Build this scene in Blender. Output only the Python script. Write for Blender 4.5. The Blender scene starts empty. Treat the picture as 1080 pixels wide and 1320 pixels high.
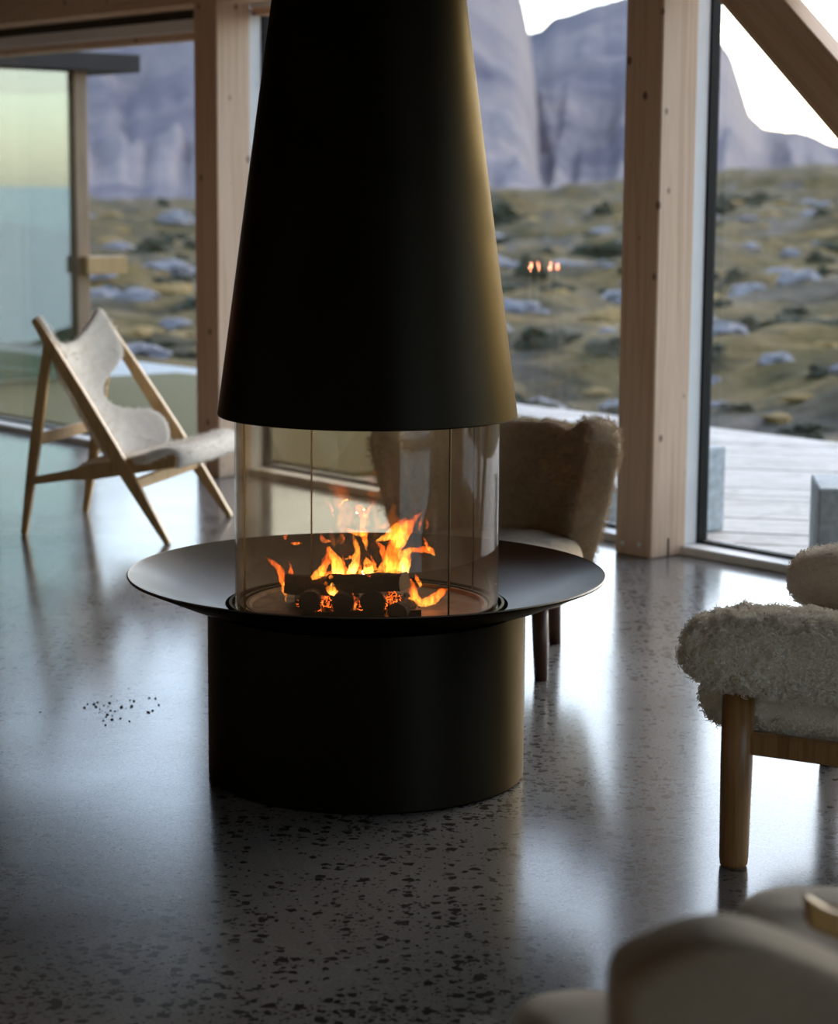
import bpy, bmesh, math, random
import numpy as np
from mathutils import Vector, Matrix, noise as mnoise

random.seed(7)
rng = np.random.default_rng(11)
sc = bpy.context.scene
col = sc.collection
PI = math.pi

# ------------------------------------------------------------------ camera
F_PX, EYE = 2750.0, 1.45
_dn = np.array([-140., 18140., 2750.]); _dn /= np.linalg.norm(_dn)      # world down seen by the camera
_ax = np.array([0, 0, 1.]); _yw = _ax - _dn * (_ax @ _dn); _yw /= np.linalg.norm(_yw)
_xw = np.cross(_dn, _yw)
if _xw[0] < 0: _xw = -_xw
RW = np.array([_xw, _yw, -_dn])
CAM = np.array([0, 0, EYE])
def ray(px, py): return RW @ np.array([px - 540., py - 660., F_PX])
def on_z(px, py, z=0.0):
    r = ray(px, py); return CAM + r * ((z - EYE) / r[2])
def on_y(px, py, y):
    r = ray(px, py); return CAM + r * (y / r[1])
cam_d = bpy.data.cameras.new('camera'); cam = bpy.data.objects.new('camera', cam_d); col.objects.link(cam)
xr, yd, zf = RW[:, 0], RW[:, 1], RW[:, 2]
cam.matrix_world = Matrix(((xr[0], -yd[0], -zf[0], 0), (xr[1], -yd[1], -zf[1], 0), (xr[2], -yd[2], -zf[2], EYE), (0, 0, 0, 1)))
cam_d.sensor_fit = 'HORIZONTAL'; cam_d.sensor_width = 36; cam_d.lens = F_PX / 1080 * 36
cam_d.clip_start = .1; cam_d.clip_end = 40000
cam_d.dof.use_dof = True; cam_d.dof.focus_distance = 5.0; cam_d.dof.aperture_fstop = 4.6
sc.camera = cam

# ------------------------------------------------------------------ sky, exposure
world = bpy.data.worlds.new('world'); sc.world = world; world.use_nodes = True
wt = world.node_tree
bg = wt.nodes['Background']
sky = wt.nodes.new('ShaderNodeTexSky'); sky.sky_type = 'NISHITA'
sky.sun_disc = False; sky.sun_elevation = math.radians(28); sky.sun_rotation = math.radians(38)
sky.altitude = 100; sky.air_density = 1.0; sky.dust_density = 1.2; sky.ozone_density = 1.5
hsv = wt.nodes.new('ShaderNodeHueSaturation'); hsv.inputs['Saturation'].default_value = .80
wt.links.new(sky.outputs[0], hsv.inputs['Color']); wt.links.new(hsv.outputs[0], bg.inputs[0]); bg.inputs[1].default_value = 0.3
vs = sc.view_settings
sc.display_settings.display_device = 'sRGB'
vs.view_transform = 'Standard'; vs.look = 'None'; vs.exposure = 1.1; vs.gamma = 1.0; vs.use_curve_mapping = False
sc.cycles.max_bounces = 10; sc.cycles.diffuse_bounces = 5; sc.cycles.glossy_bounces = 5
sc.cycles.transparent_max_bounces = 48; sc.cycles.transmission_bounces = 4; sc.cycles.volume_bounces = 0
sc.cycles.sample_clamp_indirect = 6.0; sc.cycles.caustics_reflective = False; sc.cycles.caustics_refractive = False

# ------------------------------------------------------------------ node helpers
def mat(name):
    m = bpy.data.materials.new(name); m.use_nodes = True
    return m, m.node_tree, m.node_tree.nodes['Principled BSDF']
def N(t, kind, **kw):
    n = t.nodes.new(kind)
    for k, v in kw.items():
        if k.startswith('i_'): n.inputs[k[2:].replace('_', ' ')].default_value = v
        else: setattr(n, k, v)
    return n
def ramp(t, stops, src=None, interp='LINEAR'):
    r = t.nodes.new('ShaderNodeValToRGB'); e = r.color_ramp.elements; r.color_ramp.interpolation = interp
    while len(e) < len(stops): e.new(.5)
    for el, (p, c) in zip(e, stops):
        el.position = p; el.color = (*c, 1) if len(c) == 3 else c
    if src is not None: t.links.new(src, r.inputs[0])
    return r
def g(v): return (v, v, v)
def coords(t, scale=(1, 1, 1), rot=(0, 0, 0), which='Object'):
    tc = t.nodes.new('ShaderNodeTexCoord'); mp = t.nodes.new('ShaderNodeMapping')
    mp.inputs['Scale'].default_value = scale; mp.inputs['Rotation'].default_value = rot
    t.links.new(tc.outputs[which], mp.inputs[0]); return mp.outputs[0]
def bump(t, bsdf, src, strength=.2, dist=.01):
    b = N(t, 'ShaderNodeBump'); b.inputs['Strength'].default_value = strength; b.inputs['Distance'].default_value = dist
    t.links.new(src, b.inputs['Height']); t.links.new(b.outputs[0], bsdf.inputs['Normal']); return b
def mixc(t, fac, a, b, blend='MIX'):
    m = t.nodes.new('ShaderNodeMix'); m.data_type = 'RGBA'; m.blend_type = blend
    for s, v in ((0, fac), (6, a), (7, b)):
        if isinstance(v, bpy.types.NodeSocket): t.links.new(v, m.inputs[s])
        else: m.inputs[s].default_value = v if s == 0 else (*v, 1)
    return m.outputs[2]

M = {}
def wood(name, c0, c1, c2, scale=(14, 14, .9), rough=.5, knots=0.0):
    m, t, b = mat(name)
    v = coords(t, scale)
    n1 = N(t, 'ShaderNodeTexNoise', i_Scale=1.6, i_Detail=6.0, i_Roughness=.6, i_Distortion=1.2); t.links.new(v, n1.inputs[0])
    n2 = N(t, 'ShaderNodeTexNoise', i_Scale=7.0, i_Detail=3.0, i_Roughness=.7); t.links.new(v, n2.inputs[0])
    mx = N(t, 'ShaderNodeMath', operation='MULTIPLY_ADD'); t.links.new(n2.outputs[0], mx.inputs[0]); mx.inputs[1].default_value = .35
    t.links.new(n1.outputs[0], mx.inputs[2])
    r = ramp(t, [(.45, c0), (.62, c1), (.82, c2)], mx.outputs[0])
    out = r.outputs[0]
    if knots:
        vk = coords(t, (8.0, 8.0, 6.0))
        vo = N(t, 'ShaderNodeTexVoronoi', i_Scale=1.0, i_Randomness=1.0); t.links.new(vk, vo.inputs[0])
        rk = ramp(t, [(.075, g(1)), (.13, g(0))], vo.outputs['Distance'])
        out = mixc(t, rk.outputs[0], out, knots)
    t.links.new(out, b.inputs['Base Color']); b.inputs['Roughness'].default_value = rough
    bump(t, b, mx.outputs[0], .15, .002)
    M[name] = m; return m
wood('oak', (.42, .25, .09), (.50, .31, .125), (.35, .20, .07), rough=.42)
wood('oak_dark', (.27, .135, .045), (.35, .185, .07), (.21, .10, .033), rough=.4)
wood('walnut', (.06, .022, .012), (.085, .032, .017), (.045, .017, .009), rough=.35)
wood('spruce', (.69, .46, .30), (.74, .52, .36), (.62, .40, .25), scale=(16, 16, .5), rough=.55, knots=(.22, .10, .05))
wood('spruce_beam', (.69, .46, .30), (.74, .52, .36), (.62, .40, .25), scale=(.5, .5, 16), rough=.55, knots=(.22, .10, .05))
def along(m, d):
    """turn a wood material's grain to run along d"""
    t = m.node_tree; d = Vector(d).normalized(); a = d.cross(Vector((0, 0, 1))).normalized(); b = a.cross(d)
    for mp in [n for n in t.nodes if n.bl_idname == 'ShaderNodeMapping']:
        src = mp.inputs[0].links[0].from_socket; cx = N(t, 'ShaderNodeCombineXYZ')
        for k, ax in enumerate((a, b, d)):
            dp = N(t, 'ShaderNodeVectorMath', operation='DOT_PRODUCT'); t.links.new(src, dp.inputs[0]); dp.inputs[1].default_value = ax
            t.links.new(dp.outputs['Value'], cx.inputs[k])
        t.links.new(cx.outputs[0], mp.inputs[0])
along(wood('spruce_brace', (.69, .46, .30), (.74, .52, .36), (.62, .40, .25), scale=(16, 16, .5), rough=.55, knots=(.22, .10, .05)), (.643 * .748, -.766 * .748, -.664))
wood('cladding', (.26, .17, .10), (.32, .215, .13), (.21, .135, .08), scale=(3, 3, .3), rough=.7)
wood('fresh_log', (.16, .115, .07), (.20, .145, .09), (.12, .085, .05), rough=.8)

def plain(name, c, rough=.5, metal=0.0, nscale=0, namp=.15, bstr=0.0, spec=.5):
    m, t, b = mat(name)
    b.inputs['Roughness'].default_value = rough; b.inputs['Metallic'].default_value = metal
    b.inputs['Specular IOR Level'].default_value = spec
    if nscale:
        v = coords(t, (1, 1, 1)); n = N(t, 'ShaderNodeTexNoise', i_Scale=nscale, i_Detail=5.0, i_Roughness=.6); t.links.new(v, n.inputs[0])
        r = ramp(t, [(.3, tuple(x * (1 - namp) for x in c)), (.7, tuple(min(1, x * (1 + namp)) for x in c))], n.outputs[0])
        t.links.new(r.outputs[0], b.inputs['Base Color'])
        if bstr: bump(t, b, n.outputs[0], bstr, .004)
    else: b.inputs['Base Color'].default_value = (*c, 1)
    M[name] = m; return m
plain('white_frame', (.78, .77, .76), .45, nscale=8, namp=.04)
plain('black_gasket', (.008, .008, .007), .6, spec=.15)
plain('grey_sill', (.80, .78, .74), .4, nscale=6, namp=.06)
plain('dark_gap', (.10, .09, .07), .8)
plain('plaster', (.72, .68, .62), .85, nscale=3, namp=.08)
plain('concrete_block', (.42, .46, .47), .85, nscale=30, namp=.25, bstr=.3)
plain('char', (.012, .010, .009), .9, nscale=40, namp=.6, bstr=.8)
plain('roof_metal', (.03, .024, .02), .8, nscale=6, namp=.2)
plain('wax', (.85, .82, .74), .5)
plain('brass', (.55, .38, .14), .3, metal=1.0)
plain('seam_bronze', (.02, .015, .010), .35)
plain('turf', (.10, .095, .028), .95, nscale=60, namp=.5, bstr=.5)
plain('iron_grate', (.008, .0075, .007), .6, nscale=25, namp=.3)

# black hot-rolled steel with a faint warm mottling
def steel(name, c, rough, scratch=False, spec=.16, metal=0.0):
    m, t, b = mat(name)
    v = coords(t); n = N(t, 'ShaderNodeTexNoise', i_Scale=4.0, i_Detail=6.0, i_Roughness=.65); t.links.new(v, n.inputs[0])
    r = ramp(t, [(.3, tuple(x * .8 for x in c)), (.7, tuple(x * 1.2 for x in c))], n.outputs[0])
    out = r.outputs[0]
    rr = ramp(t, [(.3, g(rough - .05)), (.7, g(rough + .07))], n.outputs[0])
    if scratch:
        v2 = coords(t, (2.2, 2.2, 2.2)); vo = N(t, 'ShaderNodeTexVoronoi', feature='DISTANCE_TO_EDGE', i_Scale=1.3)
        nz = N(t, 'ShaderNodeTexNoise', i_Scale=2.0, i_Detail=2.0); t.links.new(v2, nz.inputs[0])
        av = N(t, 'ShaderNodeVectorMath', operation='ADD'); t.links.new(v2, av.inputs[0]); t.links.new(nz.outputs['Color'], av.inputs[1])
        t.links.new(av.outputs[0], vo.inputs[0])
        rs = ramp(t, [(.0, g(.35)), (.004, g(0))], vo.outputs['Distance'])
        out = mixc(t, rs.outputs[0], out, (.16, .14, .12))
    t.links.new(out, b.inputs['Base Color']); t.links.new(rr.outputs[0], b.inputs['Roughness'])
    b.inputs['Metallic'].default_value = metal; b.inputs['Specular IOR Level'].default_value = spec; b.inputs['Specular Tint'].default_value = (.62, .55, .45, 1)
    M[name] = m
steel('black_steel', (.0112, .0094, .0070), .40, metal=.85)
steel('plate_steel', (.10, .084, .064), .42, True, .5)
plain('firebox_floor', (.23, .195, .15), .75, nscale=18, namp=.45, bstr=.3)

# polished concrete with dark stone chips
def floor_mat():
    m, t, b = mat('terrazzo')
    v = coords(t)
    big = N(t, 'ShaderNodeTexNoise', i_Scale=.9, i_Detail=5.0, i_Roughness=.6); t.links.new(v, big.inputs[0])
    base = ramp(t, [(.3, (.165, .158, .148)), (.7, (.235, .225, .212))], big.outputs[0]).outputs[0]
    fine = N(t, 'ShaderNodeTexNoise', i_Scale=160.0, i_Detail=2.0); t.links.new(v, fine.inputs[0])
    fr = ramp(t, [(.3, g(.8)), (.7, g(1.15))], fine.outputs[0])
    base = mixc(t, 1.0, base, fr.outputs[0], 'MULTIPLY')
    warp = N(t, 'ShaderNodeTexNoise', i_Scale=55.0, i_Detail=2.0); t.links.new(v, warp.inputs[0])
    wv = N(t, 'ShaderNodeVectorMath', operation='MULTIPLY_ADD'); t.links.new(warp.outputs['Color'], wv.inputs[0])
    wv.inputs[1].default_value = (.026, .026, 0); t.links.new(v, wv.inputs[2])
    dens = N(t, 'ShaderNodeTexNoise', i_Scale=2.6, i_Detail=3.0, i_Roughness=.6); t.links.new(v, dens.inputs[0])
    for sc_, rad, lo, hi, c in ((21, .27, .56, .62, (.034, .030, .025)), (33, .30, .555, .62, (.036, .032, .027)), (52, .31, .56, .60, (.045, .04, .034)), (95, .32, .57, .64, (.06, .054, .046))):
        vo = N(t, 'ShaderNodeTexVoronoi', voronoi_dimensions='2D', i_Scale=float(sc_), i_Randomness=1.0); t.links.new(wv.outputs[0], vo.inputs['Vector'])
        chip = ramp(t, [(rad - .05, g(1)), (rad, g(0))], vo.outputs['Distance'])
        # only some cells carry a chip
        sep = N(t, 'ShaderNodeSeparateColor'); t.links.new(vo.outputs['Color'], sep.inputs[0])
        add = N(t, 'ShaderNodeMath', operation='MULTIPLY_ADD'); t.links.new(dens.outputs[0], add.inputs[0]); add.inputs[1].default_value = .55
        sc2 = N(t, 'ShaderNodeMath', operation='MULTIPLY'); t.links.new(sep.outputs[0], sc2.inputs[0]); sc2.inputs[1].default_value = .45
        t.links.new(sc2.outputs[0], add.inputs[2])
        on = ramp(t, [(lo + .06, g(0)), (lo + .07, g(1))], add.outputs[0])
        f = N(t, 'ShaderNodeMath', operation='MULTIPLY'); t.links.new(chip.outputs[0], f.inputs[0]); t.links.new(on.outputs[0], f.inputs[1])
        base = mixc(t, f.outputs[0], base, c)
    # hairline scratches
    vs_ = N(t, 'ShaderNodeTexVoronoi', feature='DISTANCE_TO_EDGE', i_Scale=.8); t.links.new(wv.outputs[0], vs_.inputs['Vector'])
    rs = ramp(t, [(.0, g(.12)), (.001, g(0))], vs_.outputs['Distance'])
    base = mixc(t, rs.outputs[0], base, (.45, .43, .4))
    t.links.new(base, b.inputs['Base Color'])
    rr = ramp(t, [(.3, g(.14)), (.7, g(.22))], big.outputs[0]); t.links.new(rr.outputs[0], b.inputs['Roughness'])
    b.inputs['Specular IOR Level'].default_value = .68
    bump(t, b, fine.outputs[0], .03, .001)
    M['terrazzo'] = m
floor_mat()

def fleece(name, c0, c1, scale=45, rough=.95, bstr=.5):
    m, t, b = mat(name)
    v = coords(t); n = N(t, 'ShaderNodeTexNoise', i_Scale=float(scale), i_Detail=4.0, i_Roughness=.6); t.links.new(v, n.inputs[0])
    n2 = N(t, 'ShaderNodeTexNoise', i_Scale=6.0, i_Detail=3.0); t.links.new(v, n2.inputs[0])
    mx = N(t, 'ShaderNodeMath', operation='MULTIPLY_ADD'); t.links.new(n2.outputs[0], mx.inputs[0]); mx.inputs[1].default_value = .5
    hf = N(t, 'ShaderNodeMath', operation='MULTIPLY'); t.links.new(n.outputs[0], hf.inputs[0]); hf.inputs[1].default_value = .5
    t.links.new(hf.outputs[0], mx.inputs[2])
    r = ramp(t, [(.35, c0), (.62, c1)], mx.outputs[0]); t.links.new(r.outputs[0], b.inputs['Base Color'])
    b.inputs['Roughness'].default_value = rough; b.inputs['Sheen Weight'].default_value = .3; b.inputs['Sheen Roughness'].default_value = .5
    b.inputs['Specular IOR Level'].default_value = .1
    bump(t, b, n.outputs[0], bstr, .006)
    M[name] = m
fleece('cream_fleece', (.72, .66, .57), (.86, .81, .73))
fleece('grey_fleece', (.66, .61, .55), (.76, .71, .64), 90, bstr=.2)
fleece('honey_fleece', (.38, .28, .17), (.52, .40, .26))
fleece('beige_cloth', (.30, .24, .18), (.38, .31, .235), 120, bstr=.15)
fleece('curl', (.86, .80, .71), (.95, .91, .84), 60, bstr=0)
fleece('honey_curl', (.44, .33, .21), (.58, .45, .31), 60, bstr=0)

def glass(name, tint, ior=1.45, rough=0.0, refl=None, film=0.0):
    m = bpy.data.materials.new(name); m.use_nodes = True; t = m.node_tree
    t.nodes.remove(t.nodes['Principled BSDF']); out = t.nodes['Material Output']
    tr = N(t, 'ShaderNodeBsdfTransparent'); tr.inputs[0].default_value = (*tint, 1)
    gl = N(t, 'ShaderNodeBsdfGlossy'); gl.inputs['Roughness'].default_value = rough
    mx = N(t, 'ShaderNodeMixShader')
    if refl is None:
        # a thin pane: the same reflectance from either side of each face
        fr = N(t, 'ShaderNodeFresnel'); ge = N(t, 'ShaderNodeNewGeometry'); mr = N(t, 'ShaderNodeMapRange')
        mr.inputs['To Min'].default_value = ior; mr.inputs['To Max'].default_value = 1 / ior
        t.links.new(ge.outputs['Backfacing'], mr.inputs['Value']); t.links.new(mr.outputs[0], fr.inputs[0])
        t.links.new(fr.outputs[0], mx.inputs[0])
    else: mx.inputs[0].default_value = refl
    t.links.new(tr.outputs[0], mx.inputs[1]); t.links.new(gl.outputs[0], mx.inputs[2]); last = mx.outputs[0]
    if film:                                             # thin soot film that scatters daylight
        df = N(t, 'ShaderNodeBsdfDiffuse'); df.inputs[0].default_value = (.62, .52, .40, 1)
        tl = N(t, 'ShaderNodeBsdfTranslucent'); tl.inputs[0].default_value = (.62, .52, .40, 1)
        m2 = N(t, 'ShaderNodeMixShader'); m2.inputs[0].default_value = .5; t.links.new(df.outputs[0], m2.inputs[1]); t.links.new(tl.outputs[0], m2.inputs[2])
        m3 = N(t, 'ShaderNodeMixShader'); m3.inputs[0].default_value = film; t.links.new(last, m3.inputs[1]); t.links.new(m2.outputs[0], m3.inputs[2]); last = m3.outputs[0]
    t.links.new(last, out.inputs[0])
    M[name] = m
glass('window_glass', (.975, .985, .98), 1.42)
glass('smoked_glass', (.90, .85, .77), 1.5, film=.032)
glass('solar_glass', (.50, .62, .55), refl=.3)

def emis(name, c, s):
    m = bpy.data.materials.new(name); m.use_nodes = True; t = m.node_tree
    t.nodes.remove(t.nodes['Principled BSDF']); e = N(t, 'ShaderNodeEmission'); e.inputs[0].default_value = (*c, 1); e.inputs[1].default_value = s
    t.links.new(e.outputs[0], t.nodes['Material Output'].inputs[0]); M[name] = m
emis('candle_flame', (1, .26, .13), 90)

# ------------------------------------------------------------------ object helpers
def tag(o, label=None, cat=None, group=None, kind=None):
    for k, v in (('label', label), ('category', cat), ('group', group), ('kind', kind)):
        if v: o[k] = v
    return o
def empty(name, loc=(0, 0, 0), rz=0.0):
    o = bpy.data.objects.new(name, None); o.empty_display_size = .1; col.objects.link(o)
    o.location = loc; o.rotation_euler = (0, 0, rz); return o
def link(name, me, m=None, parent=None, smooth=False):
    o = bpy.data.objects.new(name, me); col.objects.link(o)
    if m: me.materials.append(M[m])
    if parent: o.parent = parent
    if smooth:
        for p in me.polygons: p.use_smooth = True
    return o
def mesh(name, verts, faces, m=None, parent=None, smooth=False):
    me = bpy.data.meshes.new(name); me.from_pydata([tuple(map(float, v)) for v in verts], [], [tuple(f) for f in faces]); me.update()
    bm = bmesh.new(); bm.from_mesh(me); bmesh.ops.recalc_face_normals(bm, faces=bm.faces); bm.to_mesh(me); bm.free()
    return link(name, me, m, parent, smooth)
def bm_obj(name, bm, m=None, parent=None, smooth=False):
    bmesh.ops.recalc_face_normals(bm, faces=bm.faces)
    me = bpy.data.meshes.new(name); bm.to_mesh(me); bm.free()
    return link(name, me, m, parent, smooth)
def bevel_bm(bm, w, seg=2):
    bmesh.ops.bevel(bm, geom=list(bm.edges), offset=w, segments=seg, affect='EDGES', profile=.6)
def box(name, lo, hi, m, parent=None, bev=.004, seg=2, frame=None):
    """axis box lo..hi in a local frame (Matrix), bevelled"""
    bm = bmesh.new(); bmesh.ops.create_cube(bm, size=1)
    for v in bm.verts:
        v.co = Vector([lo[i] + (v.co[i] + .5) * (hi[i] - lo[i]) for i in range(3)])
    if bev: bevel_bm(bm, bev, seg)
    if frame is not None: bm.transform(frame)
    return bm_obj(name, bm, m, parent)
def prism(name, poly, axis_a, axis_b, org, ext, m, parent=None, bev=.004, seg=2):
    """polygon in the plane (axis_a, axis_b) at org, extruded by the vector ext"""
    A, B, Og, E = Vector(axis_a), Vector(axis_b), Vector(org), Vector(ext)
    bm = bmesh.new(); lo = [bm.verts.new(Og + A * p[0] + B * p[1]) for p in poly]; hi = [bm.verts.new(v.co + E) for v in lo]
    n = len(poly); bm.faces.new(lo); bm.faces.new(hi[::-1])
    for i in range(n): bm.faces.new((lo[i], lo[(i + 1) % n], hi[(i + 1) % n], hi[i]))
    if bev: bevel_bm(bm, bev, seg)
    return bm_obj(name, bm, m, parent)
def lathe(name, prof, m, parent=None, seg=96, a0=0.0, a1=2 * PI, loc=(0, 0), closed_prof=False, smooth=True, sharp=35):
    full = abs(a1 - a0 - 2 * PI) < 1e-6
    k = seg if full else seg + 1
    vs_, fs = [], []
    for i in range(k):
        a = a0 + (a1 - a0) * i / seg
        for r, z in prof: vs_.append((loc[0] + r * math.cos(a), loc[1] + r * math.sin(a), z))
    p = len(prof); q = p if closed_prof else p - 1
    for i in range(seg):
        j = (i + 1) % k
        for c in range(q):
            d = (c + 1) % p
            fs.append((i * p + c, j * p + c, j * p + d, i * p + d))
    if not full and closed_prof:
        fs.append(tuple(range(p))); fs.append(tuple(range((k - 1) * p, k * p))[::-1])
    me = bpy.data.meshes.new(name); me.from_pydata(vs_, [], fs); me.update()
    bm = bmesh.new(); bm.from_mesh(me); bmesh.ops.remove_doubles(bm, verts=bm.verts, dist=1e-6)
    bmesh.ops.recalc_face_normals(bm, faces=bm.faces)
    for e in bm.edges:
        if len(e.link_faces) == 2 and e.calc_face_angle(0) > math.radians(sharp): e.smooth = False
    bm.to_mesh(me); bm.free()
    return link(name, me, m, parent, smooth)
def tube(name, pts, rads, m, parent=None, seg=14, flat=1.0, up=(0, 0, 1), smooth=True, ret=False):
    """tapered round bar along pts; flat squeezes the second cross axis"""
    bm = bmesh.new(); rings = []
    P = [Vector(p) for p in pts]
    for i, p in enumerate(P):
        d = (P[min(i + 1, len(P) - 1)] - P[max(i - 1, 0)]).normalized()
        a = d.cross(Vector(up)); a = a.normalized() if a.length > 1e-4 else d.cross(Vector((1, 0, 0))).normalized()
        b = a.cross(d).normalized(); r = rads[i] if hasattr(rads, '__len__') else rads
        rings.append([bm.verts.new(p + a * math.cos(2 * PI * k / seg) * r + b * math.sin(2 * PI * k / seg) * r * flat) for k in range(seg)])
    for i in range(len(P) - 1):
        for k in range(seg): bm.faces.new((rings[i][k], rings[i][(k + 1) % seg], rings[i + 1][(k + 1) % seg], rings[i + 1][k]))
    bm.faces.new(rings[0][::-1]); bm.faces.new(rings[-1])
    if ret: return bm
    for e in bm.edges:
        if len(e.link_faces) == 2 and e.calc_face_angle(0) > .9: e.smooth = False
    return bm_obj(name, bm, m, parent, smooth)
def noise3(p, s): return mnoise.noise(Vector(p) * s)
def softbox(name, center, half, axes, m, parent=None, e=.45, nu=48, nv=28, disp=.0, dscale=30, fine=0.0, fscale=90, warp=None):
    """superellipsoid cushion with half sizes along axes; e 1 = ellipsoid, small = boxy"""
    A = [Vector(a) for a in axes]; c = Vector(center)
    f = lambda v, k: math.copysign(abs(v) ** k, v)
    vs_, fs = [], []
    e1, e2 = e if hasattr(e, '__len__') else (e, e)
    for j in range(nv + 1):
        ph = -PI / 2 + PI * j / nv
        for i in range(nu):
            th = 2 * PI * i / nu
            q = [half[0] * f(math.cos(ph), e1) * f(math.cos(th), e2), half[1] * f(math.cos(ph), e1) * f(math.sin(th), e2), half[2] * f(math.sin(ph), e1)]
            if warp: q = warp(q)
            vs_.append(c + A[0] * q[0] + A[1] * q[1] + A[2] * q[2])
    for j in range(nv):
        for i in range(nu):
            fs.append((j * nu + i, j * nu + (i + 1) % nu, (j + 1) * nu + (i + 1) % nu, (j + 1) * nu + i))
    me = bpy.data.meshes.new(name); me.from_pydata([tuple(v) for v in vs_], [], fs); me.update()
    bm = bmesh.new(); bm.from_mesh(me); bmesh.ops.remove_doubles(bm, verts=bm.verts, dist=2e-4)
    bmesh.ops.recalc_face_normals(bm, faces=bm.faces)
    if disp or fine:
        bm.normal_update(); mv = []
        for v in bm.verts:
            d = disp * noise3(v.co, dscale) + fine * (abs(noise3(v.co + Vector((3.1, 1.7, .3)), fscale)) * 2 - .5)
            mv.append(v.co + v.normal * d)
        for v, q in zip(bm.verts, mv): v.co = q
    bm.to_mesh(me); bm.free()
    return link(name, me, m, parent, True)
def pile(name, src, m, parent, count, length, radius=.0006, curl=.006, clump=26, keep=None):
    """wool pile growing on the surface of src, as hair curves"""
    dg = bpy.context.evaluated_depsgraph_get(); dg.update()
    ev = src.evaluated_get(dg); me = ev.to_mesh(); me.calc_loop_triangles()
    nv = len(me.vertices); co = np.empty(nv * 3); me.vertices.foreach_get('co', co); co = co.reshape(-1, 3)
    no = np.empty(nv * 3); me.vertices.foreach_get('normal', no); no = no.reshape(-1, 3)
    tri = np.empty(len(me.loop_triangles) * 3, dtype=np.int32); me.loop_triangles.foreach_get('vertices', tri); tri = tri.reshape(-1, 3)
    ev.to_mesh_clear()
    a, b, c = co[tri[:, 0]], co[tri[:, 1]], co[tri[:, 2]]
    area = np.linalg.norm(np.cross(b - a, c - a), axis=1); pr = area / area.sum()
    pick = rng.choice(len(tri), count, p=pr); u = rng.random(count); v = rng.random(count); fl = u + v > 1; u[fl] = 1 - u[fl]; v[fl] = 1 - v[fl]
    w = 1 - u - v; T = tri[pick]
    p = co[T[:, 0]] * w[:, None] + co[T[:, 1]] * u[:, None] + co[T[:, 2]] * v[:, None]
    nn = no[T[:, 0]] * w[:, None] + no[T[:, 1]] * u[:, None] + no[T[:, 2]] * v[:, None]
    nn /= np.linalg.norm(nn, axis=1)[:, None] + 1e-9
    L = length * (.6 + .6 * rng.random(count))
    lean = np.array([mnoise.noise_vector(Vector(x) * clump) for x in p])
    jit = rng.normal(size=(count, 3)) * .25
    K = 5; pts = np.empty((count, K, 3)); phs = np.array([mnoise.noise(Vector(x) * clump * .7) for x in p]) * 9
    t1 = np.cross(nn, np.array([.3, .5, .81])); t1 /= np.linalg.norm(t1, axis=1)[:, None] + 1e-9; t2 = np.cross(nn, t1)
    for k in range(K):
        f = k / (K - 1)
        ang = phs + f * 7.0
        pts[:, k] = p - nn * .001 + (nn + (lean * 1.3 + jit) * f) * (L * f)[:, None] + (t1 * np.cos(ang)[:, None] + t2 * np.sin(ang)[:, None]) * curl * f
    hc = bpy.data.hair_curves.new(name); hc.add_curves([K] * count)
    hc.position_data.foreach_set('vector', pts.reshape(-1).astype(np.float32))
    ra = hc.attributes.new('radius', 'FLOAT', 'POINT')
    ra.data.foreach_set('value', np.tile(np.linspace(1, .45, K) * radius, count).astype(np.float32))
    o = bpy.data.objects.new(name, hc); col.objects.link(o); hc.materials.append(M[m]); o.parent = src
    o['kind'] = 'stuff'; return o

# ------------------------------------------------------------------ the glazed wall's own frame: u along it, n into the room
O = Vector((.921, 8.357, 0)); U = Vector((.643, -.766, 0)).normalized(); Nn = Vector((-U.y * -1, 0, 0))
Nn = Vector((U.y, -U.x, 0))       # into the room
WF = Matrix(((U.x, Nn.x, 0, O.x), (U.y, Nn.y, 0, O.y), (0, 0, 1, 0), (0, 0, 0, 1)))
def W(u, n, z=0.0): return WF @ Vector((u, n, z))
BAY = 3.0
U0, U1, N1 = -9.2, 9.15, 9.0
CEIL = 3.2
def wbox(name, lo, hi, m, parent=None, bev=.004, seg=1): return box(name, lo, hi, m, parent, bev, seg, WF)
def struct(o, label=None): return tag(o, label, kind='structure')

struct(wbox('floor', (U0, -.42, -.2), (U1, N1, 0), 'terrazzo', bev=0))
struct(wbox('ceiling', (U0 - .3, -.6, CEIL), (U1 + .3, N1 + .3, CEIL + .2), 'cladding', bev=0))
struct(wbox('wall_left', (U0 - .2, -.3, -.2), (U0, N1, CEIL), 'cladding', bev=0))
# right gable: plaster piers and lintel around an unseen window added for fill light
struct(wbox('wall_right', (U1, -.3, -.2), (U1 + .2, .8, CEIL), 'plaster', bev=0))
struct(wbox('wall_right', (U1, 4.4, -.2), (U1 + .2, N1, CEIL), 'plaster', bev=0))
struct(wbox('wall_right', (U1, .8, 2.5), (U1 + .2, 4.4, CEIL), 'plaster', bev=0))
gw = empty('window_7'); struct(gw)
wbox('sill', (U1, .8, 0), (U1 + .2, 4.4, .04), 'grey_sill', gw, .004)
for a_ in (.8, 2.57, 4.34): wbox('mullion', (U1 + .05, a_, .04), (U1 + .12, a_ + .06, 2.5), 'white_frame', gw, .003)
for a_ in (.86, 2.63): wbox('glass_pane', (U1 + .08, a_, .04), (U1 + .09, a_ + 1.71, 2.5), 'window_glass', gw, 0)
struct(wbox('wall_back', (U0 - .2, N1, -.2), (U1 + .2, N1 + .2, CEIL), 'plaster', bev=0))
struct(wbox('wall_front', (U0, -.40, 2.37), (U1, -.225, CEIL), 'cladding', bev=0))

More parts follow.
